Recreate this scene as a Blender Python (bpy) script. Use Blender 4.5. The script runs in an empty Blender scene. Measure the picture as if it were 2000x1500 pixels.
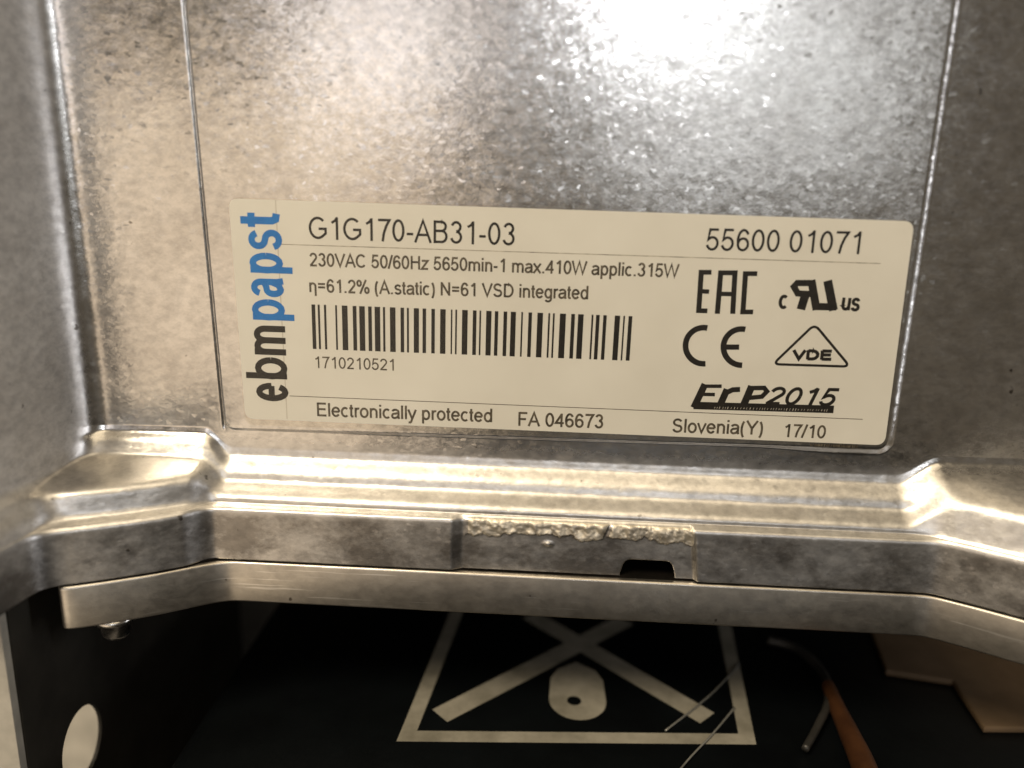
import bpy, bmesh, math, random
import numpy as np
from mathutils import Vector, Matrix
random.seed(4)
sc = bpy.context.scene
COL = sc.collection
MM = 0.001

# ------------------------------------------------------------------ camera
cam_data = bpy.data.cameras.new('camera')
cam_data.sensor_width = 36.0
cam_data.lens = 27.9
cam_data.clip_start = 0.005
cam_data.clip_end = 20.0
cam = bpy.data.objects.new('camera', cam_data)
COL.objects.link(cam)
yaw, pitch, roll = math.radians(2.43), math.radians(-14.11), math.radians(-1.65)
Rz = Matrix.Rotation(yaw, 3, 'Z'); Rx = Matrix.Rotation(pitch, 3, 'X'); Ry = Matrix.Rotation(roll, 3, 'Y')
R = Rz @ Rx @ Ry @ Matrix.Rotation(math.radians(90), 3, 'X')
cam.matrix_world = Matrix.Translation((0.0477, -0.1190, 0.0373)) @ R.to_4x4()
cam_data.dof.use_dof = True
cam_data.dof.focus_distance = 0.123
cam_data.dof.aperture_fstop = 7.0
sc.camera = cam

# ------------------------------------------------------------------ world and lamps (a dim room, lamp overhead, cool lamps behind the photographer)
world = bpy.data.worlds.new('World'); sc.world = world; world.use_nodes = True
bg = world.node_tree.nodes['Background']
bg.inputs[0].default_value = (1.0, 0.83, 0.62, 1); bg.inputs[1].default_value = 0.11

def area(name, az, el, dist, w, h, radiance, color, target=(0.05, 0, 0.03), spread=180):
    l = bpy.data.lights.new(name, 'AREA'); l.shape = 'RECTANGLE'; l.size = w; l.size_y = h
    l.energy = radiance * math.pi * w * h; l.color = color; l.spread = math.radians(spread)
    o = bpy.data.objects.new(name, l); COL.objects.link(o)
    a, e = math.radians(az), math.radians(el); t = Vector(target)
    d = Vector((math.sin(a) * math.cos(e), -math.cos(a) * math.cos(e), math.sin(e)))
    o.location = t + d * dist
    o.rotation_euler = d.to_track_quat('Z', 'Y').to_euler()
    return o
area('ceiling_lamp', -6, 62, 0.8, 0.90, 0.60, 1.6, (1.0, 0.82, 0.56))
area('label_fill_light', -40, 48, 0.9, 0.28, 0.28, 28.0, (1.0, 0.86, 0.65))  # added light from the upper left, only there to brighten the label
area('cool_tube_lamp', 6.6, 15.0, 1.0, 0.09, 0.13, 16.0, (0.92, 0.94, 1.0), (0.0588, 0, 0.0597))
area('cool_side_lamp', -12.3, 11.0, 1.0, 0.22, 0.28, 1.5, (1.0, 0.94, 0.94), (0.0319, 0, 0.0578))
area('added_side_light', 83, -9, 1.0, 0.13, 1.0, 7.0, (0.94, 0.95, 1.0))  # added cool strip of light for the left fillet highlight and wall
area('warm_room_lamp', -26, -14, 1.0, 0.64, 0.80, 0.95, (1.0, 0.80, 0.59))
area('floor_bounce_lamp', -2, -38, 1.0, 1.0, 0.45, 0.38, (1.0, 0.83, 0.60))
area('cool_room_lamp', 13.8, 9, 1.1, 0.42, 0.32, 1.0, (0.93, 0.97, 1.0))
sc.view_settings.view_transform = 'Standard'
sc.view_settings.look = 'None'
sc.view_settings.exposure = 0.0
sc.view_settings.gamma = 1.0
sc.view_settings.use_curve_mapping = False

# ------------------------------------------------------------------ materials
def new_mat(name):
    m = bpy.data.materials.new(name); m.use_nodes = True
    return m, m.node_tree.nodes, m.node_tree.links, m.node_tree.nodes['Principled BSDF']
def coords(nd, ln, scale, rot=(0, 0, 0)):
    tc = nd.new('ShaderNodeTexCoord'); mp = nd.new('ShaderNodeMapping')
    mp.inputs['Scale'].default_value = scale; mp.inputs['Rotation'].default_value = rot
    ln.new(tc.outputs['Object'], mp.inputs['Vector'])
    return mp.outputs[0]
def noise(nd, ln, vec, scale, detail=4, rough=0.55):
    n = nd.new('ShaderNodeTexNoise'); n.inputs['Scale'].default_value = scale
    n.inputs['Detail'].default_value = detail; n.inputs['Roughness'].default_value = rough
    ln.new(vec, n.inputs['Vector']); return n.outputs['Fac']
def ramp(nd, ln, fac, stops):
    r = nd.new('ShaderNodeValToRGB'); e = r.color_ramp.elements
    while len(e) < len(stops): e.new(0.5)
    for k, (p, c) in enumerate(stops):
        e[k].position = p; e[k].color = (c[0], c[1], c[2], 1) if isinstance(c, tuple) else (c, c, c, 1)
    ln.new(fac, r.inputs[0]); return r.outputs[0]
def mixrgb(nd, ln, fac, a, b, mode='MIX'):
    m = nd.new('ShaderNodeMix'); m.data_type = 'RGBA'; m.blend_type = mode
    for s, v in ((m.inputs[0], fac), (m.inputs[6], a), (m.inputs[7], b)):
        if hasattr(v, 'is_output'): ln.new(v, s)
        elif isinstance(v, tuple): s.default_value = (v[0], v[1], v[2], 1)
        else: s.default_value = v
    return m.outputs[2]
def bump(nd, ln, height, strength, dist, prev=None):
    b = nd.new('ShaderNodeBump'); b.inputs['Strength'].default_value = strength; b.inputs['Distance'].default_value = dist
    ln.new(height, b.inputs['Height'])
    if prev is not None: ln.new(prev, b.inputs['Normal'])
    return b.outputs[0]

def cast_metal(name, light, dark, r0, r1, fleck=1.0, stain=0.5, fine=0.35, ledge_rough=0.0, scratch=0.0):
    m, nd, ln, p = new_mat(name)
    v = coords(nd, ln, (1, 1, 1))
    vd = coords(nd, ln, (1.0, 1.0, 1.5), (0, math.radians(35), 0))
    mott = noise(nd, ln, vd, 520, 6, 0.7)
    big = noise(nd, ln, v, 48, 6, 0.65)
    c1 = ramp(nd, ln, mott, [(0.32, dark), (0.60, light)])
    st = ramp(nd, ln, big, [(0.34, (0.50, 0.47, 0.44)), (0.60, (1, 1, 1))])
    c2 = mixrgb(nd, ln, stain, c1, st, 'MULTIPLY')
    pits = noise(nd, ln, v, 420, 2, 0.5)
    pm = ramp(nd, ln, pits, [(0.225, (0.30, 0.28, 0.26)), (0.27, (1, 1, 1))])
    c3 = mixrgb(nd, ln, 1.0, c2, pm, 'MULTIPLY')
    p.inputs['Metallic'].default_value = 1.0
    rn = noise(nd, ln, vd, 480, 5, 0.65)
    ro = nd.new('ShaderNodeMapRange'); ro.inputs[1].default_value = 0.3; ro.inputs[2].default_value = 0.7
    ro.inputs[3].default_value = r0; ro.inputs[4].default_value = r1
    ln.new(rn, ro.inputs[0])
    # as-cast skin on the ledge, flange and side wall is rougher than the smooth label face
    tc = nd.new('ShaderNodeTexCoord'); sx = nd.new('ShaderNodeSeparateXYZ'); ln.new(tc.outputs['Object'], sx.inputs[0])
    def rng(sock, a, b):
        q = nd.new('ShaderNodeMapRange'); q.interpolation_type = 'SMOOTHSTEP'
        q.inputs[1].default_value = a; q.inputs[2].default_value = b; ln.new(sock, q.inputs[0]); return q.outputs[0]
    def mth(op, a, b):
        q = nd.new('ShaderNodeMath'); q.operation = op
        for k, w in enumerate((a, b)):
            if hasattr(w, 'is_output'): ln.new(w, q.inputs[k])
            else: q.inputs[k].default_value = w
        return q.outputs[0]
    # smudged oxide patches on the flange faces, handling scratches along the edges
    if ledge_rough:
        sm = ramp(nd, ln, noise(nd, ln, vd, 95, 7, 0.7), [(0.40, (0.36, 0.34, 0.32)), (0.56, (1, 1, 1))])
        c3 = mixrgb(nd, ln, mth('MULTIPLY', rng(sx.outputs[2], -0.0125, -0.0140), 0.8), c3, mixrgb(nd, ln, 1.0, c3, sm, 'MULTIPLY'))
    if scratch:
        vs = coords(nd, ln, (45, 45, 1500), (0, math.radians(1.5), 0))
        sk = ramp(nd, ln, noise(nd, ln, vs, 1.0, 3, 0.6), [(0.64, 0.0), (0.70, 1.0)])
        c3 = mixrgb(nd, ln, mth('MULTIPLY', sk, scratch), c3, (0.95, 0.92, 0.86))
    ln.new(c3, p.inputs['Base Color'])
    zone = mth('MAXIMUM', rng(sx.outputs[2], -0.002, -0.0065), mth('MULTIPLY', rng(sx.outputs[0], -0.0235, -0.0265), 1.9))
    ln.new(mth('ADD', ro.outputs[0], mth('MULTIPLY', zone, ledge_rough)), p.inputs['Roughness'])
    fl = noise(nd, ln, vd, 1300, 4, 0.7)
    flk = fl
    # crystal facets: every grain tilts its own way a little
    wob = nd.new('ShaderNodeTexNoise'); wob.inputs['Scale'].default_value = 900; wob.inputs['Detail'].default_value = 2
    ln.new(vd, wob.inputs['Vector'])
    def vmath(op, a, b):
        n = nd.new('ShaderNodeVectorMath'); n.operation = op
        for k, q in enumerate((a, b)):
            if q is None: continue
            if hasattr(q, 'is_output'): ln.new(q, n.inputs[k])
            elif op == 'SCALE': n.inputs['Scale'].default_value = q
            else: n.inputs[k].default_value = q
        return n.outputs[0]
    pos = vmath('ADD', vd, vmath('SCALE', vmath('SUBTRACT', wob.outputs['Color'], (.5, .5, .5)), 0.0009))
    vor = nd.new('ShaderNodeTexVoronoi'); vor.inputs['Scale'].default_value = 1500
    ln.new(pos, vor.inputs['Vector'])
    geo = nd.new('ShaderNodeNewGeometry')
    sep = nd.new('ShaderNodeSeparateColor'); ln.new(vor.outputs['Color'], sep.inputs[0])
    rare = nd.new('ShaderNodeMapRange'); ln.new(sep.outputs[2], rare.inputs[0])
    for k, q in ((1, 0.90), (2, 1.0), (3, 0.034 * fleck), (4, 0.11 * fleck)): rare.inputs[k].default_value = q
    tl = nd.new('ShaderNodeVectorMath'); tl.operation = 'SCALE'
    ln.new(vmath('SUBTRACT', vor.outputs['Color'], (.5, .5, .5)), tl.inputs[0]); ln.new(rare.outputs[0], tl.inputs['Scale'])
    tilt = tl.outputs[0]
    nrm = vmath('NORMALIZE', vmath('ADD', geo.outputs['Normal'], tilt), None)
    b1 = bump(nd, ln, noise(nd, ln, v, 140, 5, 0.6), 0.55 * fine / 0.35, 0.00005, nrm)
    b2 = bump(nd, ln, flk, 0.5 * fleck, 0.00002, b1)
    b3 = bump(nd, ln, noise(nd, ln, v, 2600, 2, 0.5), fine, 0.000012, b2)
    ln.new(b3, p.inputs['Normal'])
    return m

M = {}
M['cover'] = cast_metal('cast_aluminium', (0.74, 0.72, 0.69), (0.55, 0.535, 0.515), 0.17, 0.26, 1.0, 0.4, 0.35, 0.20)
M['plate'] = cast_metal('machined_aluminium', (0.66, 0.62, 0.55), (0.55, 0.515, 0.46), 0.34, 0.44, 0.2, 0.45, 0.12, 0.0, 0.6)
M['fracture'] = cast_metal('broken_aluminium', (0.84, 0.78, 0.67), (0.62, 0.57, 0.48), 0.48, 0.66, 1.2, 0.1, 0.4)
M['steel'] = cast_metal('bolt_steel', (0.80, 0.77, 0.72), (0.5, 0.48, 0.44), 0.18, 0.34, 0.2, 0.2, 0.1)

def matte(name, c0, c1, scale, rough, spec=0.4, bmp=0.2, bdist=0.0001):
    m, nd, ln, p = new_mat(name)
    v = coords(nd, ln, (1, 1, 1))
    ln.new(ramp(nd, ln, noise(nd, ln, v, scale, 5, 0.6), [(0.3, c0), (0.7, c1)]), p.inputs['Base Color'])
    p.inputs['Roughness'].default_value = rough
    p.inputs['Specular IOR Level'].default_value = spec
    if bmp: ln.new(bump(nd, ln, noise(nd, ln, v, scale * 6, 3, 0.6), bmp, bdist), p.inputs['Normal'])
    return m
M['paper'] = matte('label_paper', (0.71, 0.695, 0.65), (0.78, 0.77, 0.73), 60, 0.42, 0.35, 0.15, 0.00003)
M['ink'] = matte('black_print', (0.006, 0.005, 0.004), (0.020, 0.016, 0.012), 900, 0.5, 0.3, 0)
M['fine_ink'] = matte('thermal_print', (0.025, 0.020, 0.014), (0.16, 0.135, 0.10), 1300, 0.5, 0.3, 0)
M['rule_ink'] = matte('rule_print', (0.06, 0.05, 0.04), (0.55, 0.5, 0.42), 700, 0.5, 0.3, 0)
M['faint_ink'] = matte('faint_print', (0.50, 0.47, 0.42), (0.60, 0.57, 0.52), 300, 0.5, 0.3, 0)
M['blue'] = matte('blue_print', (0.0, 0.15, 0.52), (0.004, 0.20, 0.62), 500, 0.45, 0.35, 0)
M['gasket'] = matte('gasket_and_slot_shade', (0.002, 0.0016, 0.001), (0.006, 0.004, 0.003), 300, 0.85, 0.1)  # rubber black, also painted as shade inside the flange slot
M['plastic'] = matte('black_plastic', (0.0009, 0.0013, 0.0016), (0.0024, 0.0034, 0.0040), 70, 0.42, 0.22, 0.3, 0.0002)
M['white_print'] = matte('white_pictogram_print', (0.15, 0.14, 0.11), (0.30, 0.28, 0.23), 130, 0.65, 0.2, 0.1)
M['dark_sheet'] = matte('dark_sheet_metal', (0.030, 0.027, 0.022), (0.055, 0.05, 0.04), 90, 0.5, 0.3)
M['galvanised'] = matte('pale_sheet', (0.34, 0.32, 0.275), (0.60, 0.565, 0.49), 110, 0.45, 0.5)
M['tan'] = matte('tan_plastic', (0.10, 0.066, 0.036), (0.17, 0.115, 0.068), 80, 0.6, 0.3)
M['orange'] = matte('orange_insulation', (0.03, 0.011, 0.004), (0.07, 0.028, 0.010), 150, 0.45, 0.4)
M['greywire'] = matte('grey_insulation', (0.012, 0.012, 0.011), (0.035, 0.032, 0.028), 150, 0.4, 0.5)

def clear_film(name, rough, edge):
    m, nd, ln, p = new_mat(name)
    nd.remove(p)
    out = nd['Material Output']
    tr = nd.new('ShaderNodeBsdfTransparent'); gl = nd.new('ShaderNodeBsdfGlossy'); mx = nd.new('ShaderNodeMixShader')
    lw = nd.new('ShaderNodeLayerWeight'); pw = nd.new('ShaderNodeMath'); pw.operation = 'POWER'; pw.inputs[1].default_value = 5.0
    fr = nd.new('ShaderNodeMath'); fr.operation = 'MULTIPLY_ADD'; fr.inputs[1].default_value = 0.9; fr.inputs[2].default_value = 0.04
    ln.new(lw.outputs['Facing'], pw.inputs[0]); ln.new(pw.outputs[0], fr.inputs[0])
    tr.inputs[0].default_value = edge
    gl.inputs['Roughness'].default_value = rough
    ln.new(fr.outputs[0], mx.inputs[0]); ln.new(tr.outputs[0], mx.inputs[1]); ln.new(gl.outputs[0], mx.inputs[2])
    ln.new(mx.outputs[0], out.inputs[0])
    return m
M['film'] = clear_film('clear_laminate', 0.22, (0.97, 0.96, 0.93, 1))
M['tie'] = matte('milky_plastic', (0.10, 0.10, 0.09), (0.2, 0.195, 0.175), 200, 0.2, 0.6, 0)

# ------------------------------------------------------------------ helpers
def thing(name, label, cat, loc=(0, 0, 0), group=None):
    o = bpy.data.objects.new(name, None); COL.objects.link(o)
    o.location = [c * MM for c in loc]; o.empty_display_size = 0.01
    o['label'] = label; o['category'] = cat
    if group: o['group'] = group
    return o
def link(name, me, mat, parent=None, smooth=False, label=None):
    if mat is not None and not me.materials: me.materials.append(mat)
    o = bpy.data.objects.new(name, me); COL.objects.link(o)
    if parent is not None:
        o.parent = parent
        root = parent
        off = Vector((0, 0, 0))
        while root is not None:
            off += root.location; root = root.parent
        o.location = -off
    if smooth:
        me.polygons.foreach_set('use_smooth', [True] * len(me.polygons))
        if smooth == 'angle': me.set_sharp_from_angle(angle=math.radians(32))
    if label: o['label'] = label
    return o
def mesh_from(verts, faces, name='m'):
    me = bpy.data.meshes.new(name)
    me.from_pydata([(a * MM, b * MM, c * MM) for a, b, c in verts], [], faces); me.update()
    return me
def bm_to(name, bm, mat, parent=None, smooth=False, label=None):
    bmesh.ops.scale(bm, vec=(MM, MM, MM), verts=bm.verts)
    bmesh.ops.recalc_face_normals(bm, faces=bm.faces)
    me = bpy.data.meshes.new(name); bm.to_mesh(me); bm.free()
    return link(name, me, mat, parent, smooth, label)
def prism(name, pts, z0, z1, mat, parent=None, bevel=0.0, seg=3, label=None, smooth=False):
    bm = bmesh.new()
    lo = [bm.verts.new((x, y, z0)) for x, y in pts]; hi = [bm.verts.new((x, y, z1)) for x, y in pts]
    n = len(pts)
    bm.faces.new(lo[::-1]); bm.faces.new(hi)
    for i in range(n): bm.faces.new((lo[i], lo[(i + 1) % n], hi[(i + 1) % n], hi[i]))
    bmesh.ops.recalc_face_normals(bm, faces=bm.faces)
    if bevel:
        ed = [e for e in bm.edges if len(e.link_faces) == 2 and abs(e.verts[0].co.z - e.verts[1].co.z) < 1e-6]
        bmesh.ops.bevel(bm, geom=ed, offset=bevel, segments=seg, profile=0.5, affect='EDGES')
    return bm_to(name, bm, mat, parent, smooth, label)
def lathe(name, cx, cy, prof, mat, parent=None, n=40, label=None):
    bm = bmesh.new(); rings = []
    for r, z in prof: rings.append([bm.verts.new((cx + r * math.cos(2 * math.pi * k / n), cy + r * math.sin(2 * math.pi * k / n), z)) for k in range(n)])
    for a, b in zip(rings, rings[1:]):
        for k in range(n): bm.faces.new((a[k], a[(k + 1) % n], b[(k + 1) % n], b[k]))
    bm.faces.new(rings[0]); bm.faces.new(rings[-1])
    o = bm_to(name, bm, mat, parent, True, label)
    return o
def tube(name, pts, rad, mat, parent=None, n=14, label=None):
    P = [Vector(p) for p in pts]; out = []          # Catmull-Rom smoothing
    for i in range(len(P) - 1):
        a, b, c, d = P[max(i - 1, 0)], P[i], P[i + 1], P[min(i + 2, len(P) - 1)]
        for k in range(8):
            t = k / 8
            out.append(0.5 * ((2 * b) + (c - a) * t + (2 * a - 5 * b + 4 * c - d) * t * t + (3 * b - a - 3 * c + d) * t ** 3))
    out.append(P[-1])
    bm = bmesh.new(); rings = []
    for i, q in enumerate(out):
        tg = (out[min(i + 1, len(out) - 1)] - out[max(i - 1, 0)]).normalized()
        s = tg.cross(Vector((0, 0, 1))).normalized(); u = s.cross(tg)
        r = rad if not isinstance(rad, tuple) else rad[0] + (rad[1] - rad[0]) * i / (len(out) - 1)
        rings.append([bm.verts.new(q + (s * math.cos(2 * math.pi * k / n) + u * math.sin(2 * math.pi * k / n)) * r) for k in range(n)])
    for a, b in zip(rings, rings[1:]):
        for k in range(n): bm.faces.new((a[k], a[(k + 1) % n], b[(k + 1) % n], b[k]))
    bm.faces.new(rings[0]); bm.faces.new(rings[-1])
    return bm_to(name, bm, mat, parent, True, label)

# flat print: ribbons (strokes) on the plane y = -depth, x right, z up
class Print:
    def __init__(self, depth): self.v = []; self.f = []; self.d = depth; self.k = 0
    def poly(self, pts):
        self.k += 1
        b = len(self.v); y = -(self.d + 0.0006 * (self.k % 8))
        self.v += [(x, y, z) for x, z in pts]; self.f.append(tuple(range(b, b + len(pts))))
    def stroke(self, pts, w, closed=False):
        self.k += 1
        y = -(self.d + 0.0006 * (self.k % 8)); n = len(pts); b = len(self.v)
        for i in range(n):
            p = Vector(pts[i])
            p0 = Vector(pts[i - 1]) if (i > 0 or closed) else None
            p1 = Vector(pts[(i + 1) % n]) if (i < n - 1 or closed) else None
            d0 = (p - p0).normalized() if p0 is not None else None
            d1 = (p1 - p).normalized() if p1 is not None else None
            if d0 is None: d0 = d1
            if d1 is None: d1 = d0
            t = d0 + d1
            if t.length < 1e-4: t = d0
            t.normalize(); nn = Vector((-t.y, t.x))
            c = max(nn.dot(Vector((-d0.y, d0.x))), 0.45)
            o = nn * (w / 2 / c)
            self.v += [(p.x + o.x, y, p.y + o.y), (p.x - o.x, y, p.y - o.y)]
        for i in range(n if closed else n - 1):
            j = (i + 1) % n
            self.f.append((b + 2 * i, b + 2 * i + 1, b + 2 * j + 1, b + 2 * j))
    def build(self, name, mat, parent, label=None):
        return link(name, mesh_from(self.v, self.f, name), mat, parent, False, label)

def A(cx, cy, rx, ry, a0, a1, n=14):
    return [(cx + rx * math.cos(math.radians(a0 + (a1 - a0) * i / n)), cy + ry * math.sin(math.radians(a0 + (a1 - a0) * i / n))) for i in range(n + 1)]
H = 0.716
GLYPH = {   # advance, strokes (centre lines in em units)
 ' ': (.278, []), '-': (.333, [[(.04, .26), (.29, .26)]]), '/': (.278, [[(.02, -.01), (.26, .73)]]),
 '.': (.278, [[(.14, 0), (.14, .10)]]), '=': (.584, [[(.06, .27), (.52, .27)], [(.06, .45), (.52, .45)]]),
 '(': (.333, [A(.33, .26, .23, .47, 120, 240)]), ')': (.333, [A(0, .26, .23, .47, 60, -60)]),
 '%': (.889, [A(.2, .54, .12, .14, 0, 360), A(.69, .17, .12, .14, 0, 360), [(.25, -.02), (.64, .73)]]),
 '0': (.556, [A(.278, .358, .19, .315, 0, 360, 24)]),
 '1': (.556, [[(.355, 0), (.355, .716)], [(.345, .68), (.28, .60), (.15, .535)]]),
 '2': (.556, [A(.275, .50, .185, .172, 172, -32) + [(.24, .20), (.09, .05)], [(.05, .044), (.49, .044)]]),
 '3': (.556, [A(.27, .53, .16, .145, 165, -90), A(.27, .21, .185, .17, 90, -168)]),
 '4': (.556, [[(.385, 0), (.385, .70)], [(.385, .66), (.07, .21), (.52, .21)]]),
 '5': (.556, [[(.47, .672), (.16, .672), (.105, .35)] + A(.265, .235, .195, .195, 140, -165)]),
 '6': (.556, [A(.285, .225, .185, .185, 0, 360, 20), A(.29, .36, .20, .315, 35, 205)]),
 '7': (.556, [[(.055, .672), (.49, .672), (.37, .49), (.275, .26), (.225, 0)]]),
 'A': (.667, [[(.035, 0), (.333, .69), (.632, 0)], [(.13, .245), (.53, .245)]]),
 'B': (.667, [[(.12, 0), (.12, .716)], [(.12, .672), (.37, .672)] + A(.37, .53, .165, .142, 90, -90) + [(.12, .388)], [(.37, .388)] + A(.385, .216, .18, .172, 90, -90) + [(.12, .044)]]),
 'C': (.722, [A(.37, .358, .29, .315, 42, 318, 20)]),
 'D': (.722, [[(.12, 0), (.12, .716)], [(.12, .672), (.33, .672)] + A(.33, .358, .29, .314, 90, -90) + [(.12, .044)]]),
 'E': (.667, [[(.12, 0), (.12, .716)], [(.12, .672), (.60, .672)], [(.12, .375), (.57, .375)], [(.12, .044), (.61, .044)]]),
 'F': (.611, [[(.12, 0), (.12, .716)], [(.12, .672), (.56, .672)], [(.12, .355), (.49, .355)]]),
 'G': (.778, [A(.39, .358, .305, .315, 45, 308, 20) + [(.69, .19), (.69, .335), (.42, .335)]]),
 'H': (.722, [[(.125, 0), (.125, .716)], [(.60, 0), (.60, .716)], [(.125, .39), (.60, .39)]]),
 'N': (.722, [[(.12, 0), (.12, .716)], [(.12, .68), (.60, .036)], [(.60, 0), (.60, .716)]]),
 'P': (.667, [[(.12, 0), (.12, .716)], [(.12, .672), (.37, .672)] + A(.37, .51, .19, .162, 90, -90) + [(.12, .348)]]),
 'S': (.667, [A(.33, .525, .205, .15, 18, 245, 16) + [(.40, .345)] + A(.335, .205, .225, .165, 65, -168, 16)]),
 'V': (.667, [[(.035, .716), (.333, .04), (.632, .716)]]),
 'W': (.944, [[(.03, .716), (.25, .04), (.472, .68), (.69, .04), (.915, .716)]]),
 'Y': (.667, [[(.035, .716), (.333, .31), (.333, 0)], [(.632, .716), (.333, .31)]]),
 'a': (.556, [A(.275, .365, .18, .115, 165, 0, 10) + [(.455, .10), (.49, 0)], [(.455, .31), (.27, .275)] + A(.225, .155, .145, .118, 95, 270, 10) + [(.36, .07), (.455, .19)]]),
 'b': (.556, [[(.11, 0), (.11, .716)], A(.285, .26, .185, .225, 0, 360, 20)]),
 'c': (.5, [A(.27, .26, .195, .225, 48, 312)]),
 'd': (.556, [[(.455, 0), (.455, .716)], A(.27, .26, .185, .225, 0, 360, 20)]),
 'e': (.556, [[(.08, .27), (.475, .27)], A(.28, .26, .2, .225, 2, 325, 18)]),
 'g': (.556, [[(.455, .519), (.455, .02)] + A(.265, -.02, .19, .145, 5, -150), A(.27, .26, .185, .225, 0, 360, 20)]),
 'i': (.222, [[(.11, 0), (.11, .519)], [(.11, .615), (.11, .716)]]),
 'l': (.222, [[(.11, 0), (.11, .716)]]),
 'm': (.833, [[(.105, 0), (.105, .519)], A(.26, .34, .155, .135, 180, 0, 10) + [(.415, 0)], A(.57, .34, .155, .135, 180, 0, 10) + [(.725, 0)]]),
 'n': (.556, [[(.11, 0), (.11, .519)], A(.28, .33, .168, .145, 180, 0, 10) + [(.448, 0)]]),
 'o': (.556, [A(.278, .26, .2, .225, 0, 360, 20)]),
 'p': (.556, [[(.11, -.2), (.11, .519)], A(.285, .26, .185, .225, 0, 360, 20)]),
 'r': (.333, [[(.11, 0), (.11, .519)], A(.27, .33, .16, .145, 180, 68, 8)]),
 's': (.5, [A(.25, .375, .155, .11, 15, 245, 12) + [(.30, .255)] + A(.25, .148, .17, .115, 65, -168, 12)]),
 't': (.278, [[(.13, .66), (.13, .10), (.165, .045), (.26, .045)], [(.02, .475), (.25, .475)]]),
 'u': (.556, [[(.11, .519), (.11, .2)] + A(.275, .2, .165, .158, 180, 360, 10), [(.445, .519), (.445, 0)]]),
 'v': (.5, [[(.03, .519), (.25, .03), (.47, .519)]]),
 'x': (.5, [[(.03, 0), (.47, .519)], [(.03, .519), (.47, 0)]]),
 'y': (.5, [[(.03, .519), (.25, .03)], [(.47, .519), (.24, .0), (.19, -.13), (.13, -.165), (.04, -.16)]]),
 'z': (.5, [[(.05, .475), (.43, .475), (.06, .044), (.46, .044)]]),
 'η': (.556, [[(.11, 0), (.11, .519)], A(.28, .33, .168, .145, 180, 0, 10) + [(.448, -.2)]]),
}
def write(pr, s, a, b, cap, weight, shear=0.0):
    """lay a string between two baseline points, capital height cap, all in mm"""
    strokes = []; pen = 0.0
    for ch in s:
        adv, st = GLYPH[ch]
        for p in st: strokes.append([(x + pen + shear * y, y) for x, y in p])
        pen += adv
    lo = min(x for p in strokes for x, y in p) - weight / 2; hi = max(x for p in strokes for x, y in p) + weight / 2
    d = Vector(b) - Vector(a); k = d.length / (hi - lo); sy = cap / H
    ux = d.normalized(); uy = Vector((-ux.y, ux.x))
    for p in strokes:
        q = [Vector(a) + ux * ((x - lo) * k) + uy * (y * sy) for x, y in p]
        pr.stroke([(v.x, v.y) for v in q], weight * sy)

# ------------------------------------------------------------------ label print layout (mm, measured on the label from its lower left corner)
TEXTS = [
    ('G1G170-AB31-03', (11.67, 28.54), (42.4, 28.51), 3.33, 0.080) ,
    ('55600 01071', (70.47, 28.69), (92.57, 28.88), 3.25, 0.080) ,
    ('230VAC 50/60Hz 5650min-1 max.410W applic.315W', (11.53, 24.49), (66.9, 24.61), 2.0, 0.11) ,
    ('η=61.2% (A.static) N=61 VSD integrated', (11.45, 20.56), (53.67, 20.92), 2.03, 0.11) ,
    ('1710210521', (11.9, 8.74), (24.26, 8.79), 1.85, 0.09) ,
    ('Electronically protected', (12.0, 0.93), (39.7, 1.1), 2.21, 0.11) ,
    ('FA 046673', (43.84, 0.69), (57.03, 0.84), 2.25, 0.11) ,
    ('Slovenia(Y)', (67.77, 0.67), (81.6, 0.85), 2.23, 0.11) ,
    ('17/10', (84.86, 0.66), (91.17, 0.69), 2.1, 0.11) ,
]
BARCODE_QUAD = [(11.65, 18.69), (60.48, 18.62), (11.65, 11.75), (60.46, 11.77)]
BARS = [(-0.0, 0.0118), (0.0197, 0.0263), (0.0394, 0.0465), (0.075, 0.0808), (0.096, 0.1139), (0.1302, 0.1421), (0.1508, 0.1684), (0.1789, 0.1902), (0.1992, 0.2166), (0.2255, 0.2324), (0.2474, 0.265), (0.2808, 0.2918), (0.3008, 0.3071), (0.3224, 0.3387), (0.35, 0.3611), (0.3776, 0.3887), (0.4053, 0.4224), (0.4387, 0.4434), (0.4526, 0.4579), (0.4737, 0.4913), (0.5072, 0.5187), (0.5278, 0.533), (0.5488, 0.5652), (0.5755, 0.5864), (0.6028, 0.614), (0.6249, 0.6412), (0.6576, 0.6628), (0.68, 0.6909), (0.7075, 0.7248), (0.7411, 0.7469), (0.7555, 0.7612), (0.777, 0.7957), (0.812, 0.8235), (0.833, 0.8502), (0.8746, 0.8803), (0.8884, 0.8996), (0.9105, 0.9211), (0.9458, 0.9622), (0.9722, 0.9771), (0.988, 0.9998)]
LOGO = [('e', 'k', (7.52, 3.07), (7.56, 6.07)), ('b', 'k', (7.56, 6.62), (7.59, 10.18)), ('m', 'k', (7.42, 10.53), (7.43, 15.15)), ('p', 'b', (7.3, 15.95), (7.31, 19.25)), ('a', 'b', (7.32, 19.59), (7.29, 22.55)), ('p', 'b', (7.29, 23.17), (7.3, 26.3)), ('s', 'b', (7.24, 26.71), (7.29, 29.74)), ('t', 'b', (7.24, 30.29), (7.24, 31.96))]

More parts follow.
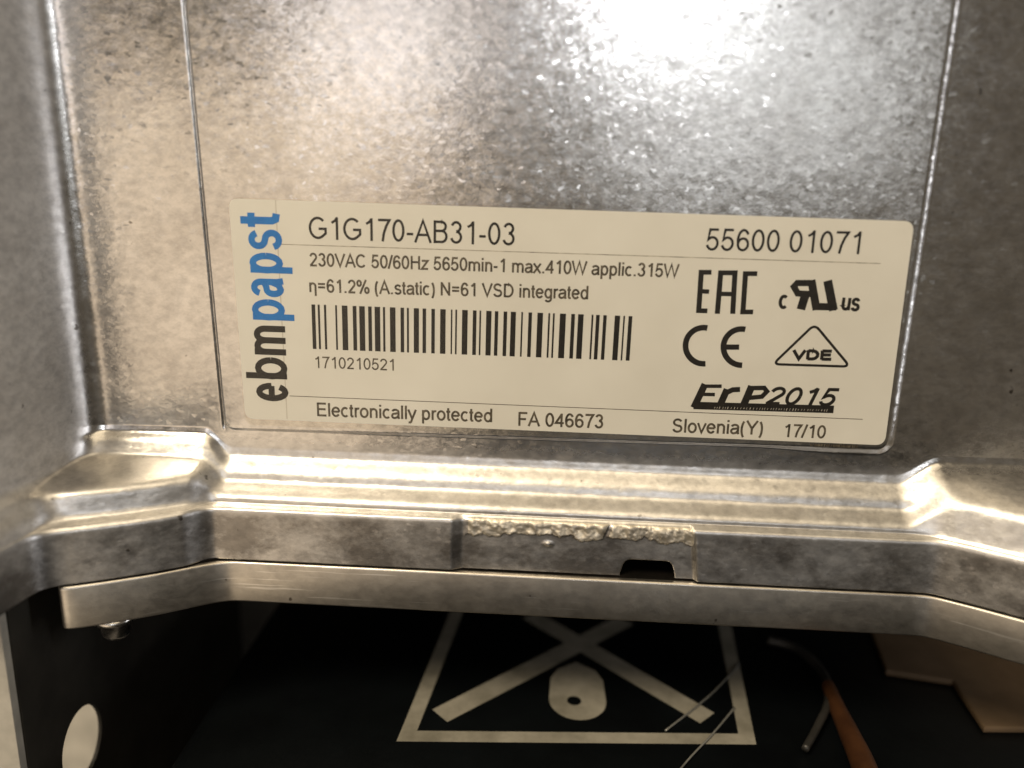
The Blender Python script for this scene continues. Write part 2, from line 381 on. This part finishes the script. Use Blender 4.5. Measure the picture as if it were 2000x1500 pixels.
MARKS = [
    ([(70.12, 25.86), (70.24, 19.46)], 0.763, False) ,
    ([(69.83, 25.5), (71.62, 25.56)], 0.712, False) ,
    ([(70.16, 22.71), (71.52, 22.7)], 0.662, False) ,
    ([(69.85, 19.81), (71.52, 19.82)], 0.712, False) ,
    ([(72.97, 25.85), (73.02, 19.43)], 0.763, False) ,
    ([(75.03, 25.92), (75.29, 19.51)], 0.763, False) ,
    ([(72.62, 25.52), (75.43, 25.61)], 0.712, False) ,
    ([(73.0, 22.42), (75.21, 22.45)], 0.662, False) ,
    ([(76.58, 25.87), (76.78, 19.49)], 0.763, False) ,
    ([(76.26, 25.51), (78.3, 25.58)], 0.712, False) ,
    ([(76.37, 19.83), (78.27, 19.9)], 0.712, False) ,
    ([(71.75, 17.23), (71.42, 17.27), (71.08, 17.27), (70.76, 17.22), (70.44, 17.13), (70.14, 17.01), (69.86, 16.84), (69.6, 16.64), (69.36, 16.41), (69.16, 16.15), (68.99, 15.86), (68.86, 15.56), (68.77, 15.23), (68.72, 14.9), (68.71, 14.56), (68.74, 14.21), (68.81, 13.88), (68.92, 13.55), (69.07, 13.23), (69.26, 12.94), (69.48, 12.66), (69.73, 12.42), (70.0, 12.21), (70.3, 12.03), (70.61, 11.89), (70.94, 11.79), (71.28, 11.74), (71.61, 11.72), (71.94, 11.75)], 0.865, False) ,
    ([(77.38, 17.23), (77.05, 17.27), (76.73, 17.27), (76.41, 17.22), (76.1, 17.14), (75.81, 17.02), (75.53, 16.87), (75.28, 16.67), (75.05, 16.45), (74.85, 16.2), (74.68, 15.93), (74.55, 15.63), (74.46, 15.32), (74.4, 14.99), (74.38, 14.66), (74.4, 14.32), (74.46, 13.99), (74.56, 13.66), (74.7, 13.35), (74.87, 13.05), (75.08, 12.78), (75.31, 12.53), (75.57, 12.31), (75.86, 12.12), (76.16, 11.96), (76.47, 11.85), (76.79, 11.77), (77.12, 11.73), (77.45, 11.74)], 0.865, False) ,
    ([(74.39, 14.42), (76.73, 14.5)], 0.814, False) ,
    ([(86.23, 24.89), (87.5, 20.54)], 1.17, False) ,
    ([(86.53, 24.48), (84.23, 24.4), (83.8, 23.86), (84.48, 22.87), (86.85, 22.85)], 0.916, False) ,
    ([(85.62, 22.73), (85.2, 20.51)], 1.272, False) ,
    ([(86.94, 21.03), (90.35, 21.07)], 1.069, False) ,
    ([(88.58, 24.9), (89.97, 20.55)], 1.272, False) ,
    ([(88.25, 17.58), (88.03, 17.78), (87.82, 17.91), (87.61, 17.98), (87.4, 17.98), (87.2, 17.92), (87.0, 17.8), (86.81, 17.61), (82.71, 12.87), (82.55, 12.66), (82.46, 12.48), (82.44, 12.33), (82.5, 12.22), (82.63, 12.14), (82.82, 12.09), (83.09, 12.08), (92.38, 12.14), (92.65, 12.16), (92.84, 12.21), (92.95, 12.3), (92.99, 12.42), (92.96, 12.57), (92.85, 12.75), (92.66, 12.97)], 0.382, True) ,
    ([(72.14, 8.56), (70.75, 4.76)], 1.069, False) ,
    ([(71.6, 8.22), (74.69, 8.34)], 0.56, False) ,
    ([(71.5, 6.94), (73.78, 6.98)], 0.56, False) ,
    ([(75.55, 7.9), (74.55, 4.84)], 1.069, False) ,
    ([(75.5, 7.35), (76.4, 7.85), (77.5, 7.95)], 0.80, False) ,
    ([(79.21, 8.55), (78.12, 4.99)], 1.12, False) ,
    ([(79.09, 8.22), (81.09, 8.33), (81.58, 7.79), (80.9, 6.95), (78.86, 6.65)], 0.712, False) ,
    ([(70.7, 5.12), (91.9, 5.38)], 1.2, False) ,
    ([(73.7, 4.99), (73.77, 5.62)], 0.254, False) ,
]
MARK_TEXT = [
    ('c', (81.92, 20.57), (83.12, 20.59), 2.68, 0.13, 0) ,
    ('us', (91.05, 20.66), (93.64, 20.58), 2.55, 0.13, 0) ,
    ('VDE', (84.53, 12.94), (90.92, 13.08), 1.42, 0.25, 0) ,
    ('2015', (81.25, 5.75), (92.69, 5.92), 2.75, 0.135, 0.3) ,
]
BAND = ((73.71, 4.91), (91.65, 5.2))
TINY = ((89.15, -0.45), (96.24, -0.41))
LINES = [((7.36, 27.62), (95.84, 27.63)), ((7.69, 4.05), (96.43, 3.99)), ((6.79, 34.11), (7.13, 0.27))]
PAPER = [(-0.31, 34.12), (99.76, 33.77), (100.3, -0.01), (0.37, 0.01)]

# ------------------------------------------------------------------ fan motor: cast cover as a relief of depth over x and z (mm)
def vnoise(x, z, seed):
    xi = np.floor(x).astype(np.int64); zi = np.floor(z).astype(np.int64); fx = x - xi; fz = z - zi
    def h(a, b):
        n = (a * 374761393 + b * 668265263 + seed * 974711) & 0x7fffffff
        n = ((n ^ (n >> 13)) * 1274126177) & 0x7fffffff
        return ((n ^ (n >> 16)) & 0xffff) / 65535.0
    sx = fx * fx * (3 - 2 * fx); sz = fz * fz * (3 - 2 * fz)
    return (h(xi, zi) * (1 - sx) + h(xi + 1, zi) * sx) * (1 - sz) + (h(xi, zi + 1) * (1 - sx) + h(xi + 1, zi + 1) * sx) * sz
def fbm(x, z, seed, o=4):
    t = 0; a = 0.5
    for k in range(o): t = t + a * vnoise(x * 2 ** k + 31.7 * k, z * 2 ** k + 11.3 * k, seed + k); a *= 0.5
    return t
def sstep(a, b, x):
    t = np.clip((x - a) / (b - a), 0, 1); return t * t * (3 - 2 * t)
def smax(a, b, k):
    h = np.clip(0.5 + 0.5 * (a - b) / k, 0, 1); return b * (1 - h) + a * h + k * h * (1 - h)

Z_SEAM, Z_BOT = -21.0, -28.25
FLANGE = [(-60, 17.8), (-22, 17.6), (-20.6, 17.35), (-16.4, 15.5), (-10.2, 12.4), (-4.0, 8.5), (-1.6, 7.25), (0.5, 7.0), (106, 7.0), (107.6, 7.3), (112.2, 9.8), (117.7, 13.1), (140, 26.0)]
FX = np.array([p[0] for p in FLANGE]); FD = np.array([p[1] for p in FLANGE])
def flange_depth(x):
    x = np.asarray(x, float); o = 0
    for s in (-1.2, -0.6, 0, 0.6, 1.2): o = o + np.interp(x + s, FX, FD)
    return o / 5

def grid(segs):
    o = []
    for a, b, st in segs: o += list(np.arange(a, b - 1e-6, st))
    o.append(segs[-1][1]); return np.array(o)
def build_cover(parent):
    xs = grid([(-31, -23, .12), (-23, -6.5, .3), (-6.5, -1.5, .12), (-1.5, 34, .35), (34, 37, .12), (37, 60, .18), (60, 72.5, .12), (72.5, 99, .35), (99, 103, .09), (103, 136, .3)])
    zs = grid([(Z_SEAM, -17.8, .13), (-17.8, -12.2, .13), (-12.2, -1.0, .14), (-1.0, 0.2, .2), (0.2, 85, .42)])
    X, Z = np.meshgrid(xs, zs, indexing='ij')
    base = -0.5 + 0.010 * np.clip(-9 - X, 0, 40) ** 1.6 - 0.05 * np.clip(X - 101.6, 0, 60)
    # raised field that carries the label
    xl = -3.1 - 0.031 * (Z + 2); xr = 101.0 + 0 * Z; zb = -1.9 + 0.010 * (X + 3)
    r = 1.6
    dx = np.maximum(xl + r - X, X - (xr - r)); dz = zb + r - Z
    sd = np.hypot(np.maximum(dx, 0), np.maximum(dz, 0)) + np.minimum(np.maximum(dx, dz), 0) - r
    right_edge = sstep(80, 95, X)
    field = 1 - sstep(-0.25 - 0.25 * right_edge, 0.30 + 0.8 * right_edge, sd)
    d = base * (1 - field) + 0.0 * field
    d = d - 0.22 * np.exp(-((X - xl + 0.25) / 0.22) ** 2) * sstep(-2.5, -1.2, Z)
    D = flange_depth(X)
    # ledge profiles
    wl = (1 - sstep(-6.6, -2.2, xs)); wr = sstep(103.0, 109.5, xs)
    led = np.empty_like(D)
    for i in range(len(xs)):
        q = D[i, 0]; b = base[i, 0]
        zm = np.array([0, 5.2, 6.3, 7.9, 8.7, 9.8, 10.9, 11.4, 12.0, 12.3, 12.45, 13.0, 21.5])
        dm = np.array([-9, -.6, -.3, 1.65, 2.1, 2.35, 4.85, 5.3, 5.35, 5.25, 6.6, 6.9, 7.0])
        z1 = np.array([0, 1.7, 2.9, 3.7, 6.6, 7.6, 8.5, 11.5, 11.9, 12.15, 12.4, 12.9, 21.5])
        d1 = np.array([-9, b - .3, b + .2, b + 1.2, b + 2.8, q - 4.2, q - 3.2, q - 2.5, q - 2.0, q - 1.0, q - .3, q, q])
        z2 = np.array([0, 1.7, 2.9, 4.0, 6.2, 7.0, 7.8, 11.6, 11.9, 12.15, 12.4, 12.9, 21.5])
        d2 = np.array([-9, b - .3, b + .3, b + 1.9, q - 3.7, q - 2.6, q - 2.2, q - 1.0, q - .8, q - .5, q - .2, q, q])
        a, c = wl[i], wr[i]
        led[i] = np.interp(-zs, zm * (1 - a - c) + z1 * a + z2 * c, dm * (1 - a - c) + d1 * a + d2 * c)
    # round the ledge corners along z
    def blur(f, n):
        k = np.hanning(n + 2)[1:-1]; k /= k.sum(); h = n // 2
        pad = np.pad(f, ((0, 0), (h, h)), mode='edge')
        return sum(k[j] * pad[:, j:j + f.shape[1]] for j in range(n))
    soft = sstep(-11.9, -11.3, Z)
    led = blur(led, 5) * (1 - soft) + blur(led, 13) * soft
    led[:, Z[0] > 0.5] = -50
    d = smax(d, led, 0.6)
    # left wall coming towards the camera
    x0 = -25.5 - 0.021 * np.clip(Z + 3, -4, 90) + 1.6 * sstep(-7, -12, Z)
    fr = 5.0
    t = np.clip(x0 + fr - X, 0, fr * 0.993)
    wall = np.minimum(fr * (1 - (1 - (t / fr) ** 3.0) ** (1 / 2.2)) + np.clip(x0 - X, 0, 20) * 8.5, 20.0 + 21.0 * sstep(-8, -11, Z))
    d = d + wall
    # cast unevenness
    amp = 0.05 + 0.10 * sstep(-3.5, -6, Z) * sstep(-12.6, -11.8, Z)
    d = d + amp * (fbm(X / 3.1, Z / 2.2, 3) - 0.5) + 0.05 * (fbm(X / 1.3, Z / 0.7, 9) - 0.5) * sstep(-5, -7, Z) * sstep(-12.5, -11.9, Z)
    # recessed stretch of the flange, torn sprue and slot
    edge = 0.25 * (fbm(Z / 1.2 + 3, X * 0 + .5, 5) - .5)
    rec = sstep(34.1, 36.0, X + edge) * (1 - sstep(71.0, 71.8, X + edge + 0.12 * (Z + 16))) * sstep(-12.2, -12.6, Z)
    d = d - 0.75 * rec
    ragged = -15.1 + 2.0 * (fbm(X / 4.0, X * 0 + 2.2, 21) - 0.5) + 1.3 * (fbm(X / 0.8, X * 0 + 7.2, 22) - .5)
    tear = sstep(36.0, 37.6, X) * (1 - sstep(70.9, 71.4, X)) * sstep(-0.10, 0.10, Z - ragged) * sstep(-12.5, -12.75, Z)
    tear = tear * (1 - np.exp(-((X - 58.1 - 0.35 * (Z + 14)) / 0.55) ** 2))
    rough = fbm(X / 1.1 + 0.3 * Z, Z / 1.5, 41, 5)
    d = d + tear * (0.26 + 0.9 * (rough - 0.42))
    dent = np.hypot((X - 49.2) / 0.9, (Z + 16.2) / 0.5); d = d + 0.35 * np.exp(-dent ** 2 * 2)
    hw = 3.65 + 0.42 * (1 - sstep(-21, -18.6, Z)); cx = 64.7
    sl = np.maximum(np.abs(X - cx) - hw, Z + 18.35)
    ax = np.maximum(np.abs(X - cx) - (hw - 1), 0); az = np.maximum(Z + 19.35, 0)
    sl = np.hypot(ax, az) - 1
    d = d - 24.0 * (1 - sstep(-0.12, 0.12, sl))
    nx, nz = X.shape
    # last row folds back under the casting
    Xb = X[:, :1]; db = np.full_like(Xb, -26.0)
    X = np.concatenate([Xb, X], 1); Z = np.concatenate([Z[:, :1] - 0.0, Z], 1); d = np.concatenate([np.minimum(db, d[:, :1]), d], 1); nz += 1
    co = np.stack([X, -d, Z], -1).reshape(-1, 3) * MM
    i, j = np.meshgrid(np.arange(nx - 1), np.arange(nz - 1), indexing='ij')
    a = (i * nz + j).ravel(); q = np.stack([a, a + nz, a + nz + 1, a + 1], -1)
    me = bpy.data.meshes.new('cover')
    me.vertices.add(len(co)); me.vertices.foreach_set('co', co.ravel())
    me.loops.add(q.size); me.loops.foreach_set('vertex_index', q.ravel().astype(np.int32))
    me.polygons.add(len(q)); me.polygons.foreach_set('loop_start', np.arange(0, q.size, 4, dtype=np.int32))
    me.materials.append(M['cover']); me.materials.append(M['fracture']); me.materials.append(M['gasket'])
    tf = np.concatenate([tear[:, :1], tear], 1)[:-1, :-1].ravel() > 0.4
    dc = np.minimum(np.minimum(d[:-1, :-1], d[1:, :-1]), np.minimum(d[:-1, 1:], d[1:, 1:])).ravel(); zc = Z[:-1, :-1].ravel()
    mi = tf.astype(np.int32); mi[(dc < 4.0) & (zc < -17.5)] = 2  # slot pocket faces coloured black to stand for the shade inside
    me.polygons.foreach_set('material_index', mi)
    me.update(); me.validate()
    return link('cover', me, None, parent, True, 'mottled cast aluminium cover with stepped ledge and torn sprue mark')

motor = thing('fan_motor', 'cast aluminium fan motor housing with a white printed nameplate', 'fan motor', (50, 20, Z_BOT))
build_cover(motor)
# base plate under the cover follows the same flange line
fx = [-21.0, -20.5] + list(np.arange(-20, 2, 0.5)) + list(np.arange(4, 104, 12.0)) + list(np.arange(104.5, 114, 0.5)) + list(np.arange(114, 131, 2.0))
front = [(x, -float(flange_depth(x)) - 0.25) for x in fx]
corner = [(-22.4 + 1.4 * (1 - math.cos(t)), -16.2 - 1.5 * math.sin(t)) for t in np.linspace(0, 1.2, 12)]
outline = [(-22.4, 70)] + corner + front + [(130, 70)]
prism('base_plate', outline, Z_BOT, Z_SEAM - 0.32, M['plate'], motor, 0.38, 3, None, 'angle')
gl = [(x, -float(flange_depth(x)) + 0.7) for x in fx]
prism('gasket', [(-20.5, 68)] + gl + [(129, 68)], Z_SEAM - 0.33, Z_SEAM + 0.02, M['gasket'], motor)
bolt = lathe('bolt', -16.9, -12.2, [(0.1, Z_BOT + 0.02), (3.3, Z_BOT + 0.01), (3.2, Z_BOT - 0.9), (2.2, Z_BOT - 1.3), (2.15, Z_BOT - 3.2), (1.6, Z_BOT - 3.9), (0.1, Z_BOT - 3.95)], M['steel'], motor)
lathe('motor_neck', 50, 78, [(0.5, Z_BOT + 0.01), (46, Z_BOT + 0.005), (44, -50.01), (0.5, -50.0)], M['gasket'], motor, 64)

# ------------------------------------------------------------------ nameplate
def rounded(c, r, n=8):
    o = []
    for i in range(len(c)):
        p0, p1, p2 = Vector(c[i - 1]), Vector(c[i]), Vector(c[(i + 1) % len(c)])
        a = p1 + (p0 - p1).normalized() * r; b = p1 + (p2 - p1).normalized() * r
        for k in range(n + 1):
            t = k / n; q = (1 - t) ** 2 * a + 2 * t * (1 - t) * p1 + t * t * b; o.append((q.x, q.y))
    return o
def sheet(name, pts, d0, d1, mat, parent, label=None):
    n = len(pts)
    v = [(x, -d0, z) for x, z in pts] + [(x, -d1, z) for x, z in pts]
    f = [tuple(range(n))[::-1], tuple(range(n, 2 * n))] + [(i, (i + 1) % n, n + (i + 1) % n, n + i) for i in range(n)]
    me = mesh_from(v, f, name)
    bm = bmesh.new(); bm.from_mesh(me); bmesh.ops.recalc_face_normals(bm, faces=bm.faces); bm.to_mesh(me); bm.free()
    return link(name, me, mat, parent, False, label)
paper = sheet('nameplate', rounded(PAPER, 1.5), 0.03, 0.13, M['paper'], motor, 'white paper nameplate with black and blue print')
INK = 0.14
for s, a, b, cap, wt in TEXTS:
    pr = Print(INK); write(pr, s, a, b, cap, wt); pr.build('lettering', M['ink'] if cap > 3 else M['fine_ink'], paper)
for s, a, b, cap, wt, sh in MARK_TEXT:
    pr = Print(INK); write(pr, s, a, b, cap, wt, sh); pr.build('lettering', M['ink'], paper)
pr = Print(INK)
(q0, q1, q2, q3) = [Vector(q) for q in BARCODE_QUAD]
for t0, t1 in BARS:
    pr.poly([tuple(q0.lerp(q1, t0)), tuple(q0.lerp(q1, t1)), tuple(q2.lerp(q3, t1)), tuple(q2.lerp(q3, t0))])
pr.build('barcode', M['ink'], paper)
for key, mat in (('k', 'ink'), ('b', 'blue')):
    pr = Print(INK)
    for ch, c, a, b in LOGO:
        if c != key: continue
        st = GLYPH[ch][1]
        if ch == 't':
            z0 = a[1] - 0.1
            for p in ([(7.42 - 6.1, z0 + .85), (7.42 - 1.3, z0 + .85), (7.42 - 0.75, z0 + 1.1), (7.42 - 0.6, z0 + 1.9)], [(7.42 - 4.45, z0 - .15), (7.42 - 4.45, z0 + 1.95)]): pr.stroke(p, 1.1)
            continue
        xh = 4.95; sy = xh / 0.519
        wmm = 0.98
        lo = min(x for p in st for x, y in p); hi = max(x for p in st for x, y in p)
        ylo = 0.045; yhi = 0.475
        L = abs(b[1] - a[1]); kx = (L - wmm) / (hi - lo)
        for p in st:
            q = []
            for x, y in p:
                # bring the outer edge of the heavy stroke to the baseline and the x-height
                yy = wmm / 2 + (y - ylo) / (yhi - ylo) * (xh - wmm)
                if y <= 0.001: yy = y * sy * 0.8
                if y >= 0.50: yy = xh + (y - 0.519) * 8.0
                q.append((7.42 - yy, a[1] + wmm / 2 + (x - lo) * kx))
            pr.stroke(q, wmm)
    pr.build('logo', M[mat], paper, 'black part of the upright maker logo' if key == 'k' else 'bright blue part of the upright maker logo')
names = ['eac_mark'] * 11 + ['ce_mark'] * 3 + ['component_mark'] * 5 + ['triangle_mark'] + ['efficiency_mark'] * 9
for nm in dict.fromkeys(names):
    pr = Print(INK)
    for (pts, w, closed), n2 in zip(MARKS, names):
        if n2 == nm: pr.stroke(pts, w, closed)
    pr.build({'eac_mark': 'conformity_mark', 'ce_mark': 'conformity_mark'}.get(nm, nm), M['ink'], paper)
pr = Print(INK + 0.012)
a, b = Vector(BAND[0]), Vector(BAND[1]); t = 0.01
while t < 0.97:
    w = random.uniform(0.010, 0.022)
    p = a.lerp(b, t); hgt = random.uniform(0.10, 0.2)
    pr.stroke([(p.x, p.y - hgt), (p.x + 0.1, p.y + hgt)], random.uniform(0.05, 0.10)); t += w + 0.008
pr.build('fine_print', M['faint_ink'], paper)
pr = Print(INK)
a, b = Vector(TINY[0]), Vector(TINY[1]); t = 0
while t < 1:
    p = a.lerp(b, t); pr.stroke([(p.x, p.y - 0.2), (p.x, p.y + random.uniform(0.12, 0.24))], random.uniform(0.1, 0.22)); t += random.uniform(0.03, 0.06)
pr.build('fine_print', M['fine_ink'], paper)
for (a, b), w, mt in zip(LINES, (0.11, 0.11, 0.16), ('rule_ink', 'fine_ink', 'faint_ink')):
    pr = Print(INK - 0.006); pr.stroke([a, b], w); pr.build('rule', M[mt], paper)
lam = rounded([(-0.35, 34.25), (100.1, 33.9), (100.75, -0.75), (0.3, -1.05)], 1.6)
link('laminate', mesh_from([(x, -0.20, z) for x, z in lam], [tuple(range(len(lam)))[::-1]], 'laminate'), M['film'], paper, False, 'clear film laminated over the nameplate')

# ------------------------------------------------------------------ black fan housing below with pictogram
FZ = -50.0
casing = thing('fan_casing', 'black plastic fan casing with a white crossed-out pictogram printed on top', 'fan casing', (60, 0, FZ))
prism('casing_top', [(-8, -150), (190, -150), (190, 150), (-8, 150)], -140, FZ, M['plastic'], casing, 3.0, 4)
def flat(name, strokes, polys, parent, mat, lift=0.06):
    pr = Print(0); 
    for p in strokes: pr.stroke(*p)
    for p in polys: pr.poly(p)
    v = [(x, z, FZ + lift - y * 0.3) for x, y, z in pr.v]
    return link(name, mesh_from(v, pr.f, name), mat, parent)
flat('pictogram_frame', [([(27.6, -8.9), (83.2, -4.9), (88.4, 45), (32.5, 45)], 2.6, True)], [], casing, M['white_print'])
flat('pictogram_cross', [([(32.2, -3.4), (56.6, 20.6), (66.5, 30.4)], 4.2)], [], casing, M['white_print'])
flat('pictogram_cross', [([(77.6, -0.1), (56.6, 20.6), (46.5, 30.4)], 4.2)], [], casing, M['white_print'], 0.075)
flat('pictogram_spot', [], [[(50.6, 2.9), (50.9, 9.0), (52.2, 11.8), (55.7, 14.4), (59.2, 11.8), (60.4, 9.0), (60.6, 2.9)] + [(55.6 + 5.0 * math.cos(t), 2.9 + 5.4 * math.sin(t)) for t in np.linspace(0, -math.pi, 20)]], casing, M['white_print'], 0.05)
flat('pictogram_dot', [], [[(55.0 + 1.25 * math.cos(t), 2.6 + 1.25 * math.sin(t)) for t in np.linspace(0, 2 * math.pi, 20)[:-1]]], casing, M['plastic'], 0.09)

# ------------------------------------------------------------------ sheet metal bracket at the left with a hole, and the panel behind it
brk = thing('sheet_bracket', 'dark sheet metal bracket with an oval hole beside the motor flange', 'bracket', (-28, 10, -120))
def bracket_wall():
    bm = bmesh.new()
    hc = (-8.6, -55.2); n = 40
    ring = [(hc[0] + 5.6 * math.cos(2 * math.pi * k / n), hc[1] + 6.3 * math.sin(2 * math.pi * k / n)) for k in range(n)]
    y0, y1, z0, z1 = -21.4, 60, -140, -22.0
    outer = []
    for k in range(n):
        c, s = math.cos(2 * math.pi * k / n), math.sin(2 * math.pi * k / n)
        t = min((y1 - hc[0]) / c if c > 1e-6 else 1e9, (y0 - hc[0]) / c if c < -1e-6 else 1e9, (z1 - hc[1]) / s if s > 1e-6 else 1e9, (z0 - hc[1]) / s if s < -1e-6 else 1e9)
        outer.append((hc[0] + t * c, hc[1] + t * s))
    # snap nearest outer points to the rectangle corners
    for cy, cz in ((y0, z0), (y0, z1), (y1, z0), (y1, z1)):
        i = min(range(n), key=lambda k: (outer[k][0] - cy) ** 2 + (outer[k][1] - cz) ** 2); outer[i] = (cy, cz)
    L = {}
    for nm, x in (('a', -27.0), ('b', -27.6)):
        L[nm] = ([bm.verts.new((x, y, z)) for y, z in ring], [bm.verts.new((x, y, z)) for y, z in outer])
    for k in range(n):
        j = (k + 1) % n
        for nm in 'ab': bm.faces.new((L[nm][0][k], L[nm][0][j], L[nm][1][j], L[nm][1][k]))
        bm.faces.new((L['a'][0][k], L['a'][0][j], L['b'][0][j], L['b'][0][k]))
        bm.faces.new((L['a'][1][k], L['a'][1][j], L['b'][1][j], L['b'][1][k]))
    return bm
prism('dark_backing', [(-26.9, 58.0), (188, 58.0), (188, 60.0), (-26.9, 60.0)], -139, -24, M['dark_sheet'], brk)  # dark sheet added to shut out the bright background in the gap
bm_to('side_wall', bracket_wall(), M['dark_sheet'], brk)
prism('front_flange', [(-27.2, -21.6), (-27.2, -23.0), (-40, -23.0), (-40, -21.6)], -140, -22.4, M['galvanised'], brk, 0.3, 2, 'pale galvanised front edge of the bracket')
back = prism('rear_panel', [(-120, 46), (-34, 46), (-34, 48), (-120, 48)], -140, -10, M['galvanised'], None, 0.3, 2, 'pale sheet metal panel seen through the oval bracket hole')
back['category'] = 'panel'

# ------------------------------------------------------------------ loose things on the casing
tanp = prism('tan_bracket', [(117.4, 35.6), (113.6, 15.3), (124.7, 13.1), (123.6, 0.0), (150, 2.0), (150, 36)], FZ + 0.02, FZ + 1.2, M['tan'], None, 0.35, 2, 'tan plastic stepped plate lying on the black casing')
tanp['category'] = 'plate'
wire = thing('wire_pair', 'orange and grey insulated wires resting on the black casing', 'wire', (101, 0, FZ))
tube('orange_wire', [(100.6, 9, FZ + 1.7), (100.0, 2, FZ + 1.8), (99.4, -5, FZ + 2.2), (98.6, -14, FZ + 2.4), (96, -26, FZ + 2.4)], (1.1, 2.2), M['orange'], wire)
tube('grey_wire', [(94, 24, FZ + 1.0), (99, 21, FZ + 1.1), (101.2, 13, FZ + 1.2), (99.5, 5, FZ + 1.4), (95.2, -2.5, FZ + 1.4), (91.5, -8, FZ + 1.2)], (0.95, 0.6), M['greywire'], wire)
def strip(name, pts, z, mat, label, cat, t=0.25):
    o = prism(name, pts, z, z + t, mat, None, 0, 1, label); o['category'] = cat; return o
for pts, lab in (([(86.7, 16.1, FZ + .4), (79.2, 6.0, FZ + .3), (69.9, -4.3, FZ + .3)], 'thin clear plastic filament across the cross arm of the pictogram'),
                 ([(82.8, 2.8, FZ + .3), (77.8, -4.2, FZ + .3), (71.5, -12.5, FZ + .4), (64, -24, FZ + .5)], 'thin clear plastic filament crossing the bottom line of the pictogram frame')):
    tie = tube('plastic_filament', pts, 0.17, M['tie'], None, 8, lab)
    tie['category'] = 'filament'; tie['group'] = 'clear filaments on the casing'
